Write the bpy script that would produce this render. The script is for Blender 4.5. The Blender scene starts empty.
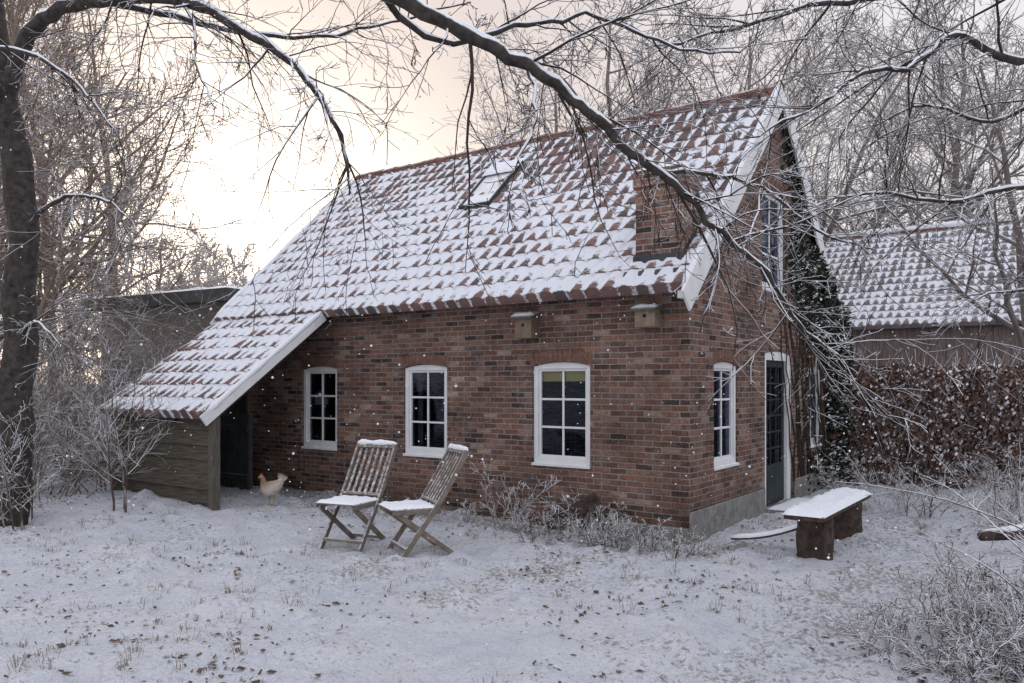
import bpy, math, random
from mathutils import Vector, Matrix, noise
R=math.radians
scene=bpy.context.scene
COL=scene.collection
# ------------------------------------------------------------------ materials
def newmat(name):
    m=bpy.data.materials.new(name); m.use_nodes=True
    nt=m.node_tree; nt.nodes.clear()
    o=nt.nodes.new('ShaderNodeOutputMaterial'); b=nt.nodes.new('ShaderNodeBsdfPrincipled')
    nt.links.new(b.outputs[0],o.inputs[0]); b.inputs['Roughness'].default_value=.85
    b.inputs['Specular IOR Level'].default_value=.25
    return m,nt,b
def noi(nt,vec,scale,detail=4,rough=.6):
    n=nt.nodes.new('ShaderNodeTexNoise'); n.inputs['Scale'].default_value=scale
    n.inputs['Detail'].default_value=detail; n.inputs['Roughness'].default_value=rough
    if vec is not None: nt.links.new(vec,n.inputs['Vector'])
    return n
def ramp(nt,fac,stops,interp='LINEAR'):
    r=nt.nodes.new('ShaderNodeValToRGB'); r.color_ramp.interpolation=interp
    e=r.color_ramp.elements
    while len(e)<len(stops): e.new(.5)
    for i,(p,c) in enumerate(stops):
        e[i].position=p; e[i].color=(c[0],c[1],c[2],1) if not isinstance(c,(int,float)) else (c,c,c,1)
    nt.links.new(fac,r.inputs[0]); return r
def math_(nt,op,a,b=None,c=None):
    n=nt.nodes.new('ShaderNodeMath'); n.operation=op
    for i,v in enumerate((a,b,c)):
        if v is None: continue
        if isinstance(v,(int,float)): n.inputs[i].default_value=v
        else: nt.links.new(v,n.inputs[i])
    return n.outputs[0]
def mixc(nt,f,a,b,mode='MIX'):
    n=nt.nodes.new('ShaderNodeMixRGB'); n.blend_type=mode
    for i,v in enumerate((f,a,b)):
        if isinstance(v,(int,float)): n.inputs[i].default_value=v
        elif isinstance(v,tuple): n.inputs[i].default_value=(v[0],v[1],v[2],1)
        else: nt.links.new(v,n.inputs[i])
    return n.outputs[0]
def bump(nt,b,h,dist,strength=1):
    n=nt.nodes.new('ShaderNodeBump'); n.inputs['Distance'].default_value=dist; n.inputs['Strength'].default_value=strength
    nt.links.new(h,n.inputs['Height']); nt.links.new(n.outputs[0],b.inputs['Normal'])
def nt_clamp(nt,x):
    n=nt.nodes.new('ShaderNodeClamp'); nt.links.new(x,n.inputs[0]); return n.outputs[0]
SNOW=(.82,.83,.88)
def objc(nt): return nt.nodes.new('ShaderNodeTexCoord').outputs['Object']
def snowy(name,c1,c2,scale=6,lo=.25,hi=.55,nscale=9,namp=.7,rough=.85,stretch=None,snow=SNOW,bd=.004):
    m,nt,b=newmat(name); v=objc(nt)
    vv=v
    if stretch:
        mp=nt.nodes.new('ShaderNodeMapping'); mp.inputs['Scale'].default_value=stretch; nt.links.new(v,mp.inputs[0]); vv=mp.outputs[0]
    n1=noi(nt,vv,scale,5)
    base=mixc(nt,ramp(nt,n1.outputs[0],[(.3,0),(.7,1)]).outputs[0],c1,c2)
    g=nt.nodes.new('ShaderNodeNewGeometry'); s=nt.nodes.new('ShaderNodeSeparateXYZ'); nt.links.new(g.outputs['Normal'],s.inputs[0])
    n2=noi(nt,v,nscale,3)
    k=math_(nt,'MULTIPLY_ADD',n2.outputs[0],namp,-namp*.5)
    k=math_(nt,'ADD',s.outputs[2],k)
    f=ramp(nt,k,[(lo,0),(hi,1)]).outputs[0]
    nt.links.new(mixc(nt,f,base,snow),b.inputs['Base Color']); b.inputs['Roughness'].default_value=rough
    bump(nt,b,n1.outputs[0],bd)
    return m
def twigmat(name,c1,c2,lo,hi,nscale=3,namp=.8,snow=SNOW):
    m=bpy.data.materials.new(name); m.use_nodes=True; nt=m.node_tree; nt.nodes.clear()
    o=nt.nodes.new('ShaderNodeOutputMaterial'); b=nt.nodes.new('ShaderNodeBsdfDiffuse'); nt.links.new(b.outputs[0],o.inputs[0])
    n2=noi(nt,objc(nt),nscale,1)
    g=nt.nodes.new('ShaderNodeNewGeometry'); s=nt.nodes.new('ShaderNodeSeparateXYZ'); nt.links.new(g.outputs['Normal'],s.inputs[0])
    k=math_(nt,'MULTIPLY_ADD',n2.outputs[0],namp,-namp*.5); k=math_(nt,'ADD',s.outputs[2],k)
    f=ramp(nt,k,[(lo,0),(hi,1)]).outputs[0]
    nt.links.new(mixc(nt,f,mixc(nt,n2.outputs[0],c1,c2),snow),b.inputs[0]); return m
def plain(name,c1,c2,scale=8,rough=.8,bd=.003,stretch=None):
    m,nt,b=newmat(name); v=objc(nt)
    if stretch:
        mp=nt.nodes.new('ShaderNodeMapping'); mp.inputs['Scale'].default_value=stretch; nt.links.new(v,mp.inputs[0]); v=mp.outputs[0]
    n1=noi(nt,v,scale,5)
    nt.links.new(mixc(nt,ramp(nt,n1.outputs[0],[(.3,0),(.7,1)]).outputs[0],c1,c2),b.inputs['Base Color'])
    b.inputs['Roughness'].default_value=rough; bump(nt,b,n1.outputs[0],bd); return m
def mk_snow():
    m,nt,b=newmat('snow'); v=objc(nt)
    a=noi(nt,v,14,6)
    nt.links.new(mixc(nt,a.outputs[0],(.77,.79,.86),(.88,.885,.92)),b.inputs['Base Color'])
    bump(nt,b,a.outputs[0],.02); b.inputs['Roughness'].default_value=.7; return m
M_snow=mk_snow()
def mk_ground():
    m,nt,b=newmat('snow_ground'); v=objc(nt)
    a=noi(nt,v,4,7,.66); c=noi(nt,v,26,4,.65); d=noi(nt,v,1.1,3)
    h=math_(nt,'MULTIPLY_ADD',c.outputs[0],.42,a.outputs[0])
    base=mixc(nt,ramp(nt,d.outputs[0],[(.3,0),(.7,1)]).outputs[0],(.75,.77,.86),(.88,.88,.92))
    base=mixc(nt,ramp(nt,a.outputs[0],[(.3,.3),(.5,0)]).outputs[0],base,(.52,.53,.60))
    sp=math_(nt,'MULTIPLY_ADD',d.outputs[0],.55,c.outputs[0]); sp=math_(nt,'MULTIPLY_ADD',a.outputs[0],.35,sp)
    f2=math_(nt,'SUBTRACT',sp,1.05); f2=nt_clamp(nt,math_(nt,'MULTIPLY',f2,8.0))
    at=nt.nodes.new('ShaderNodeAttribute'); at.attribute_name='dirt'
    f3=math_(nt,'MULTIPLY_ADD',at.outputs['Fac'],.18,sp); f3=math_(nt,'SUBTRACT',f3,1.08); f3=nt_clamp(nt,math_(nt,'MULTIPLY',f3,7.0))
    ff=math_(nt,'MULTIPLY',math_(nt,'MAXIMUM',f2,f3),.68)
    soil=mixc(nt,a.outputs[0],(.12,.10,.085),(.26,.22,.19))
    nt.links.new(mixc(nt,ff,base,soil),b.inputs['Base Color'])
    bump(nt,b,h,.17); b.inputs['Roughness'].default_value=.75
    return m
M_ground=mk_ground()
def mk_brick(name,dark=1.0):
    m,nt,b=newmat(name); uv=nt.nodes.new('ShaderNodeTexCoord').outputs['UV']
    dn=noi(nt,uv,9,3); mp=nt.nodes.new('ShaderNodeVectorMath'); mp.operation='MULTIPLY_ADD'
    nt.links.new(dn.outputs['Color'],mp.inputs[0]); mp.inputs[1].default_value=(.016,.016,0); nt.links.new(uv,mp.inputs[2])
    br=nt.nodes.new('ShaderNodeTexBrick'); nt.links.new(mp.outputs[0],br.inputs['Vector'])
    br.inputs['Scale'].default_value=1; br.inputs['Brick Width'].default_value=.215; br.inputs['Row Height'].default_value=.066
    br.inputs['Mortar Size'].default_value=.0085; br.inputs['Mortar Smooth'].default_value=.55; br.inputs['Bias'].default_value=0
    br.inputs['Color1'].default_value=(0,0,0,1); br.inputs['Color2'].default_value=(1,1,1,1); br.inputs['Mortar'].default_value=(.5,.5,.5,1)
    br.offset=.5
    f=lambda r,g,bb:(r*dark,g*dark,bb*dark)
    rc=ramp(nt,br.outputs['Color'],[(0,f(.045,.035,.036)),(.18,f(.13,.073,.058)),(.4,f(.185,.098,.074)),(.6,f(.25,.14,.108)),(.75,f(.12,.074,.064)),(.88,f(.215,.11,.08)),(1,f(.34,.26,.215))])
    n1=noi(nt,uv,24,5,.75); n2=noi(nt,uv,1.3,4); 
    c=mixc(nt,.8,rc.outputs[0],ramp(nt,n1.outputs[0],[(.3,(.35,.35,.36)),(.7,(1.55,1.5,1.45))]).outputs[0],'MULTIPLY')
    mort=mixc(nt,n1.outputs[0],f(.15,.138,.128),f(.46,.43,.40))
    c=mixc(nt,br.outputs['Fac'],c,mort)
    st=ramp(nt,n2.outputs[0],[(.35,(.60,.585,.575)),(.6,(1.12,1.10,1.08))]).outputs[0]
    c=mixc(nt,.9,c,st,'MULTIPLY')
    n3=noi(nt,uv,4,6,.75)
    c=mixc(nt,ramp(nt,n3.outputs[0],[(.5,0),(.75,.5)]).outputs[0],c,f(.35,.31,.29))
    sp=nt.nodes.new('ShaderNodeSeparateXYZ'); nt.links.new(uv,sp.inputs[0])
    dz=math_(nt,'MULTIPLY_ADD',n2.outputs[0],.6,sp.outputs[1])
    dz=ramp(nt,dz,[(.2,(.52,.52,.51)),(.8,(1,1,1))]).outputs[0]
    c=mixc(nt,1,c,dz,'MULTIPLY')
    nt.links.new(c,b.inputs['Base Color']); b.inputs['Roughness'].default_value=.9
    hh=math_(nt,'MULTIPLY',br.outputs['Fac'],-1); hh=math_(nt,'MULTIPLY_ADD',n1.outputs[0],.9,hh)
    bump(nt,b,hh,.012); return m
M_brick=mk_brick('brick')
M_archbrick=plain('arch_brick',(.09,.052,.042),(.25,.14,.105),14,.9)
def mk_roof(name,tile1=(.055,.033,.030),tile2=(.20,.095,.073)):
    m,nt,b=newmat(name); v=objc(nt)
    a=nt.nodes.new('ShaderNodeAttribute'); a.attribute_name='snow'
    r=nt.nodes.new('ShaderNodeAttribute'); r.attribute_name='rnd'
    n1=noi(nt,v,20,6,.8)
    k=math_(nt,'MULTIPLY_ADD',n1.outputs[0],.075,a.outputs['Fac']); k=math_(nt,'SUBTRACT',k,.0375)
    k=math_(nt,'MULTIPLY',k,85); k=nt_clamp(nt,k)
    t=mixc(nt,r.outputs['Fac'],tile1,tile2)
    t=mixc(nt,.7,t,ramp(nt,n1.outputs[0],[(.3,(.4,.4,.4)),(.7,(1.4,1.35,1.3))]).outputs[0],'MULTIPLY')
    t=mixc(nt,.09,t,(.6,.6,.64))
    s=mixc(nt,n1.outputs[0],(.74,.76,.84),(.85,.86,.91))
    nt.links.new(mixc(nt,k,t,s),b.inputs['Base Color']); b.inputs['Roughness'].default_value=.8
    bump(nt,b,n1.outputs[0],.018); return m
M_roof=mk_roof('pantile_roof')
M_ridge=snowy('ridge_tile',(.11,.055,.045),(.22,.11,.085),10,.5,1.0,7,1.2)
M_white=snowy('white_paint',(.68,.69,.71),(.80,.80,.80),5,.75,.95,20,.6,.55,bd=.001)
M_deck=plain('roof_boards',(.03,.025,.022),(.06,.05,.042),6)
M_plank=snowy('weathered_plank',(.04,.036,.03),(.15,.125,.095),7,.3,.6,9,.9,stretch=(.6,4,9))
M_post=snowy('weathered_post',(.07,.06,.05),(.16,.14,.115),7,.45,.7,9,.8,stretch=(6,6,1))
M_teak=snowy('grey_teak',(.115,.095,.08),(.27,.23,.195),8,.45,.8,25,.9)
M_bark=snowy('bark_snow',(.020,.017,.016),(.085,.072,.065),14,.36,.6,5,1.3,bd=.02)
M_twig=twigmat('twig_snow',(.032,.025,.022),(.078,.060,.052),.25,.55,3,1.1)
M_barkm=twigmat('bark_mid_hazed',(.15,.13,.125),(.25,.215,.205),.15,.6,2,.9,snow=(.74,.73,.77))  # bark lightened to paint haze over the trees behind the cottage
M_barkl=twigmat('bark_left_hazed',(.18,.14,.115),(.30,.235,.195),.25,.7,2,.9,snow=(.74,.72,.73))  # paler brown bark, garden-edge haze is put into the colour
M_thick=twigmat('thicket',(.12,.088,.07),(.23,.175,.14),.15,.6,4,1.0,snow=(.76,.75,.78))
M_barkf=twigmat('bark_far_hazed',(.38,.34,.33),(.48,.43,.41),.3,.7,2,.8,snow=(.70,.67,.67))  # palest bark, distance haze painted into the base colours
M_shrub=twigmat('shrub_snow',(.075,.05,.04),(.18,.13,.105),.0,.4,5,1.0)
M_frost=twigmat('frosted_stem',(.22,.18,.155),(.40,.35,.32),-.2,.4,5,1.0)
M_lead=plain('lead',(.035,.037,.042),(.07,.075,.085),6,.6)
M_conc=plain('concrete',(.15,.145,.14),(.30,.295,.29),9,.9,.006)
M_slate=plain('dark_door_paint',(.018,.026,.030),(.036,.048,.053),5,.6,.001)
M_olddoor=snowy('old_blue_door',(.035,.042,.05),(.075,.085,.095),5,.5,.9,9,.6)
M_boxwood=snowy('nest_box_wood',(.16,.12,.085),(.30,.24,.18),9,.5,.8,14,.5)
M_blind=plain('yellow_blind',(.75,.60,.22),(.85,.70,.3),3)
M_curtain=plain('curtain',(.10,.105,.11),(.18,.18,.18),3)
M_hedge=twigmat('hedge_leaf',(.09,.05,.04),(.24,.145,.11),.42,.78,4,1.3)
M_ivy=twigmat('ivy_leaf',(.018,.024,.016),(.052,.06,.042),.42,.8,4,1.2)
M_dead=plain('dead_leaf',(.06,.04,.03),(.17,.10,.06),4)
M_grass=twigmat('dry_grass',(.14,.12,.09),(.32,.28,.22),.4,.9,8,1.4)
M_log=snowy('log_bark',(.03,.022,.02),(.11,.078,.062),12,.6,.85,9,.7,bd=.03)
M_dark=plain('darkness',(.01,.01,.01),(.02,.02,.02))
def mk_glass():
    m=bpy.data.materials.new('window_glass'); m.use_nodes=True; nt=m.node_tree; nt.nodes.clear()
    o=nt.nodes.new('ShaderNodeOutputMaterial'); t=nt.nodes.new('ShaderNodeBsdfTransparent'); g=nt.nodes.new('ShaderNodeBsdfGlossy')
    t.inputs[0].default_value=(.75,.78,.82,1); g.inputs['Roughness'].default_value=.05; g.inputs[0].default_value=(.55,.62,.74,1)
    f=nt.nodes.new('ShaderNodeFresnel'); f.inputs[0].default_value=1.42
    n=noi(nt,objc(nt),2.5,1); bp=nt.nodes.new('ShaderNodeBump'); bp.inputs['Distance'].default_value=.012; nt.links.new(n.outputs[0],bp.inputs['Height'])
    nt.links.new(bp.outputs[0],g.inputs['Normal']); 
    k=math_(nt,'MULTIPLY_ADD',f.outputs[0],.62,.0)
    mx=nt.nodes.new('ShaderNodeMixShader'); nt.links.new(k,mx.inputs[0]); nt.links.new(t.outputs[0],mx.inputs[1]); nt.links.new(g.outputs[0],mx.inputs[2])
    nt.links.new(mx.outputs[0],o.inputs[0]); return m
M_glass=mk_glass()
# ------------------------------------------------------------------ mesh helpers
class MB:
    def __init__(s): s.v=[]; s.f=[]; s.m=[]
    def add(s,vs,fs,mi=0):
        o=len(s.v); s.v.extend(vs); s.f.extend([tuple(i+o for i in f) for f in fs]); s.m.extend([mi]*len(fs))
    def box(s,x0,x1,y0,y1,z0,z1,mi=0):
        s.add([(x0,y0,z0),(x1,y0,z0),(x1,y1,z0),(x0,y1,z0),(x0,y0,z1),(x1,y0,z1),(x1,y1,z1),(x0,y1,z1)],
              [(0,3,2,1),(4,5,6,7),(0,1,5,4),(1,2,6,5),(2,3,7,6),(3,0,4,7)],mi)
    def beam(s,p,q,w,h,up=(0,0,1),mi=0):
        p=Vector(p); q=Vector(q); t=(q-p).normalized(); u=Vector(up); sd=t.cross(u).normalized(); u=sd.cross(t)
        a=sd*w/2; b=u*h/2
        vs=[tuple(c) for c in (p-a-b,p+a-b,p+a+b,p-a+b,q-a-b,q+a-b,q+a+b,q-a+b)]
        s.add(vs,[(0,3,2,1),(4,5,6,7),(0,1,5,4),(1,2,6,5),(2,3,7,6),(3,0,4,7)],mi)
    def prism(s,poly,axis,a,b,mi=0):
        n=len(poly)
        f=(lambda p,t:(p[0],t,p[1])) if axis=='y' else (lambda p,t:(t,p[0],p[1]))
        s.add([f(p,a) for p in poly]+[f(p,b) for p in poly],[tuple(range(n)),tuple(range(2*n-1,n-1,-1))]+[(i,i+n,(i+1)%n+n,(i+1)%n) for i in range(n)],mi)
    def tube(s,pts,rads,n=4,mi=0,cap=False):
        o=len(s.v); k=len(pts); ref=None
        for i in range(k):
            t=(pts[min(i+1,k-1)]-pts[max(i-1,0)])
            if t.length<1e-9: t=Vector((0,0,1))
            t.normalize()
            if ref is None:
                ref=Vector((0,0,1)) if abs(t.z)<.9 else Vector((1,0,0))
                a=t.cross(ref).normalized()
            else:
                a=(a-t*a.dot(t)); 
                if a.length<1e-6: a=t.orthogonal()
                a.normalize()
            b=t.cross(a); r=rads[i]; p=pts[i]
            for j in range(n):
                an=6.28318*j/n; c=math.cos(an)*r; d=math.sin(an)*r
                s.v.append((p.x+a.x*c+b.x*d,p.y+a.y*c+b.y*d,p.z+a.z*c+b.z*d))
        for i in range(k-1):
            for j in range(n):
                j2=(j+1)%n
                s.f.append((o+i*n+j,o+i*n+j2,o+(i+1)*n+j2,o+(i+1)*n+j)); s.m.append(mi)
        if cap:
            s.f.append(tuple(o+j for j in range(n-1,-1,-1))); s.m.append(mi)
            s.f.append(tuple(o+(k-1)*n+j for j in range(n))); s.m.append(mi)
    def mesh(s,name,mats,smooth=False,uv=False,recalc=False):
        me=bpy.data.meshes.new(name); me.from_pydata(s.v,[],s.f)
        for m in mats: me.materials.append(m)
        if len(mats)>1: me.polygons.foreach_set('material_index',s.m)
        if smooth: me.polygons.foreach_set('use_smooth',[True]*len(s.f))
        me.update()
        if recalc: fixn(me)
        if uv: boxuv(me)
        return me
import bmesh
def fixn(me):
    bm=bmesh.new(); bm.from_mesh(me); bmesh.ops.recalc_face_normals(bm,faces=bm.faces); bm.to_mesh(me); bm.free()
def boxuv(me):
    if not me.uv_layers: me.uv_layers.new(name='UVMap')
    uvl=me.uv_layers[0].data
    for p in me.polygons:
        n=p.normal; ax,ay,az=abs(n.x),abs(n.y),abs(n.z)
        for li in p.loop_indices:
            c=me.vertices[me.loops[li].vertex_index].co
            if az>ax and az>ay and az>.8: uvl[li].uv=(c.x,c.y)
            elif ay>=ax: uvl[li].uv=(c.x,c.z)
            else: uvl[li].uv=(c.y+.1,c.z)
def ob(name,me,parent=None,loc=(0,0,0),rot=(0,0,0),**props):
    o=bpy.data.objects.new(name,me); COL.objects.link(o); o.location=loc; o.rotation_euler=rot
    if parent is not None: o.parent=parent
    for k,v in props.items(): o[k]=v
    return o
def empty(name,loc,rot,label,cat,group=None):
    o=ob(name,None,None,loc,rot,label=label,category=cat)
    o.empty_display_size=.2
    if group: o['group']=group
    return o
def ss(a,b,x):
    t=max(0,min(1,(x-a)/(b-a))); return t*t*(3-2*t)
def nz(x,y,z=0): return noise.noise(Vector((x,y,z)))
def bevel(o,w=.006,seg=2):
    m=o.modifiers.new('bevel','BEVEL'); m.width=w; m.segments=seg; m.limit_method='ANGLE'; return o
# ------------------------------------------------------------------ ground
PATH=[(1.0,4.0),(2.0,5.4),(3.1,6.7),(3.9,8.0),(4.6,9.4),(5.0,11)]
def pathd(x,y):
    best=9
    for i in range(len(PATH)-1):
        ax,ay=PATH[i]; bx,by=PATH[i+1]; dx,dy=bx-ax,by-ay
        t=max(0,min(1,((x-ax)*dx+(y-ay)*dy)/(dx*dx+dy*dy)))
        d=math.hypot(x-ax-dx*t,y-ay-dy*t)
        if d<best: best=d
    return best
def gh(x,y):
    far=1-ss(16,40,abs(y)+abs(x)*.5)
    h=(.07*nz(x*.35,y*.35,3)+.035*nz(x*1.1,y*1.1,7))*far
    h+=.14*math.exp(-((x+5.2)**2/5+(y-10.8)**2/3))
    return h
def ghf(x,y):
    h=gh(x,y)
    if -9<x<9 and 2<y<15:
        pd=pathd(x,y); k=1-ss(.25,.75,pd)
        h+=.030*nz(x*3.1,y*3.1,1)+.028*nz(x*6.5,y*6.5,4)+.020*nz(x*13,y*13,9)
        h+=-.055*k+.045*k*nz(x*5,y*5,20)
        q=nz(x*2.3,y*2.3,33)
        if q>.2: h+=.15*(q-.2)
        q=nz(x*5.1,y*5.1,43)
        if q>.25: h+=.11*(q-.25)
    return h
xs=[-7.7+.058*i for i in range(int(15.4/.058)+1)]
ys=[3.2+.05*i for i in range(int(10.3/.05)+1)]
xl=[];a=xs[0];st=.07
while a>-600: st*=1.28; a-=st; xl.append(a)
xr=[];a=xs[-1];st=.07
while a<600: st*=1.28; a+=st; xr.append(a)
yl=[];a=ys[0];st=.06
while a>-150: st*=1.35; a-=st; yl.append(a)
yr=[];a=ys[-1];st=.06
while a<900: st*=1.28; a+=st; yr.append(a)
xs=xl[::-1]+xs+xr; ys=yl[::-1]+ys+yr
gb=MB(); nx=len(xs)
for y in ys:
    for x in xs: gb.v.append((x,y,ghf(x,y)))
for j in range(len(ys)-1):
    for i in range(nx-1):
        gb.f.append((j*nx+i,j*nx+i+1,(j+1)*nx+i+1,(j+1)*nx+i)); gb.m.append(0)
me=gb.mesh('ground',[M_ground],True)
at=me.attributes.new('dirt','FLOAT','POINT')
vals=[]
for (x,y,z) in gb.v:
    d=0
    if -9<x<9 and 2<y<15:
        d=max(0,(1-ss(.2,.8,pathd(x,y))))*.85
        d=max(d,.7*ss(-.1,.5,nz(x*.5,y*.5,50)))
        lx=(x-1.914)*.812-(y-8.6)*.584; ly=(x-1.914)*.584+(y-8.6)*.812
        if -8<lx<.6 and -1.5<ly<.2: d=max(d,1.2*ss(-1.5,-.3,ly))
    vals.append(d)
at.data.foreach_set('value',vals)
ob('ground',me,kind='structure')
# ------------------------------------------------------------------ HOUSE
HA=math.atan2(-.584,.812)
H=empty('brick_house',(1.914,8.6,0),(0,0,HA),'old red brick cottage with snow-dusted pantile roof','house')
def toworld(lx,ly,z=0):
    return (1.914+lx*.812+ly*.584,8.6-lx*.584+ly*.812,z)
L=8.0; W=5.7; EZ=2.68; RZ=5.65; EO=.3
SL=(RZ-EZ)/(W/2+EO)
wb=MB()
zt=EZ+SL*EO-.10; za=RZ-.12
prof=[(0,-.4),(W,-.4),(W,zt),(W/2,za),(0,zt)]
wb.prism(prof,'x',-L,0)
wall_me=wb.mesh('wall',[M_brick],recalc=True)
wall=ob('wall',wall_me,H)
def archpoly(a0,a1,z0,z1,rise,g=0,n=8):
    pts=[(a0-g,z0-g),(a1+g,z0-g)]
    for i in range(n+1):
        t=i/n; x=a1+g+(a0-a1-2*g)*t
        pts.append((x,z1-rise+g+rise*(1-(2*t-1)**2)))
    return pts
cutters=[]
def cutter(fn):
    b=MB(); fn(b); m=b.mesh('cut',[M_brick],recalc=True); o=bpy.data.objects.new('cut',m); COL.objects.link(o); o.parent=H; cutters.append(o)
T=.24
zin=-.05
RI=.045
cutter(lambda b:b.prism([(T,zin),(W-T,zin),(W-T,zt-.05),(W/2,za-.30),(T,zt-.05)],'x',-L+T,-T))
FW=[(1.24,2.05),(3.42,4.20),(5.55,6.33)]
for a0,a1 in FW:
    cutter(lambda b:b.prism(archpoly(-a1,-a0,.72,1.94,RI,.004),'y',-.2,T+.1))
GW=[(.68,1.46),(4.45,5.25)]
for a0,a1 in GW:
    cutter(lambda b:b.prism(archpoly(a0,a1,.72,1.94,RI,.004),'x',-T-.1,.2))
cutter(lambda b:b.prism(archpoly(2.46,3.62,-.02,2.12,.04,.004),'x',-T-.1,.2))
cutter(lambda b:b.prism(archpoly(2.35,3.33,2.95,4.32,.05,.004),'x',-T-.1,.2))
for c in cutters:
    md=wall.modifiers.new('b','BOOLEAN'); md.operation='DIFFERENCE'; md.object=c; md.solver='EXACT'
bpy.context.view_layer.update()
dg=bpy.context.evaluated_depsgraph_get()
nm=bpy.data.meshes.new_from_object(wall.evaluated_get(dg))
wall.modifiers.clear(); wall.data=nm
for c in cutters: bpy.data.objects.remove(c)
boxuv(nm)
# windows ---------------------------------------------------------------
def window_front(mb,gl,w,z0,z1,rise,cols,rows,fr=.062,mu=.026,d0=.03,d1=.10):
    mb.box(0,fr,d0,d1,z0,z1-rise*.9); mb.box(w-fr,w,d0,d1,z0,z1-rise*.9)
    mb.box(fr,w-fr,d0,d1,z0,z0+fr*1.1)
    n=8
    poly=[(fr,z1-rise-fr*.55),(w-fr,z1-rise-fr*.55)]
    for i in range(n+1):
        t=i/n; x=w-fr+(2*fr-w)*t; tt=(x/w)
        poly.append((x,z1-rise+rise*(1-(2*tt-1)**2)))
    mb.prism(poly,'y',d0,d1)
    zi0=z0+fr*1.1; zi1=z1-rise-fr*.55
    cf=.03
    mb.box(fr,fr+cf,d0+.022,d1-.01,zi0,zi1); mb.box(w-fr-cf,w-fr,d0+.022,d1-.01,zi0,zi1)
    mb.box(fr+cf,w-fr-cf,d0+.022,d1-.01,zi0,zi0+cf); mb.box(fr+cf,w-fr-cf,d0+.022,d1-.01,zi1-cf,zi1)
    ix0=fr+cf; ix1=w-fr-cf; iz0=zi0+cf; iz1=zi1-cf
    for c in range(1,cols):
        x=ix0+(ix1-ix0)*c/cols; mb.box(x-mu/2,x+mu/2,d0+.030,d1-.02,iz0,iz1)
    for r in range(1,rows):
        z=iz0+(iz1-iz0)*r/rows; mb.box(ix0,ix1,d0+.033,d1-.022,z-mu/2,z+mu/2)
    gl.box(ix0+.001,ix1-.001,d0+.048,d0+.052,iz0+.001,iz1-.001)
def archlint(w,z1,rise):
    b=MB(); n=13; th=.14
    half=w/2+.02; r=(half*half+rise*rise)/(2*rise); cz=z1-r; ang=math.asin(half/r)
    for i in range(n):
        a0=-ang+2*ang*i/n+.0022; a1=-ang+2*ang*(i+1)/n-.0022
        jit=random.uniform(-.002,.003)
        p=[]
        for (a,rr) in ((a0,r+.006),(a1,r+.006),(a1,r+th),(a0,r+th)):
            p.append((w/2+rr*math.sin(a),cz+rr*math.cos(a)))
        b.prism(p,'y',-.004+jit,.02)
    return b
random.seed(3)
def pad(mb,x0,x1,y0,y1,z,h,nx=10,ny=6,seed=0,sag=0):
    o=len(mb.v)
    for j in range(ny+1):
        for i in range(nx+1):
            u=i/nx; v=j/ny
            e=min(u,1-u)*nx; g=min(v,1-v)*ny
            k=min(1,e)*min(1,g)
            zz=z+(h*(.75+.5*nz(i*.45+seed,j*.6+z*7,seed)) if k>0 else 0)
            mb.v.append((x0+(x1-x0)*u,y0+(y1-y0)*v+(.01*nz(i*.9,seed,z) if g==0 else 0),zz))
    for j in range(ny):
        for i in range(nx):
            a=o+j*(nx+1)+i; mb.f.append((a,a+1,a+nx+2,a+nx+1)); mb.m.append(0)
def snowpad(parent,*a,**k):
    p=MB(); pad(p,*a,**k); return ob('snow_cover',p.mesh('snow_cover',[M_snow],True),parent)
def mkwindow(loc,rot,w,z0,z1,rise,cols,rows,label=None):
    mb=MB(); gl=MB(); window_front(mb,gl,w,z0,z1,rise,cols,rows)
    o=ob('window',mb.mesh('window',[M_white],recalc=True),H,loc,rot); bevel(o,.004)
    if label: o['label']=label
    ob('glass',gl.mesh('glass',[M_glass]),o)
    s=MB(); s.box(-.005,w+.005,-.016,.05,z0-.035,z0-.004); so=ob('sill',s.mesh('sill',[M_white]),o); bevel(so,.005)
    snowpad(o,-.003,w+.003,-.014,.028,z0-.004,.014,14,3)
    ob('brick_arch',archlint(w,z1,rise).mesh('brick_arch',[M_archbrick],recalc=True),o)
    return o
for i,(a0,a1) in enumerate(FW):
    mkwindow((-a1,0,0),(0,0,0),a1-a0,.72,1.94,RI,2,3)
for (a0,a1) in GW:
    mkwindow((0,a0,0),(0,0,R(90)),a1-a0,.72,1.94,RI,2,3)
mkwindow((0,2.35,0),(0,0,R(90)),.98,2.95,4.32,.05,2,3,'tall upper window with white frame in the gable')
b=MB(); b.box(-1.97,-1.32,.105,.112,1.71,1.87); ob('roller_blind',b.mesh('roller_blind',[M_blind]),H,label='yellow roller blind half way rolled up')
for x0 in (-4.12,-3.60):
    b=MB()
    for k in range(8):
        x=x0+k*.012; b.add([(x,.2+.02*(k%2),.8),(x+.012,.2+.02*((k+1)%2),.8),(x+.012,.2+.02*((k+1)%2),1.85),(x,.2+.02*(k%2),1.85)],[(0,1,2,3)])
    ob('curtain',b.mesh('curtain',[M_curtain]),H)
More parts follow.
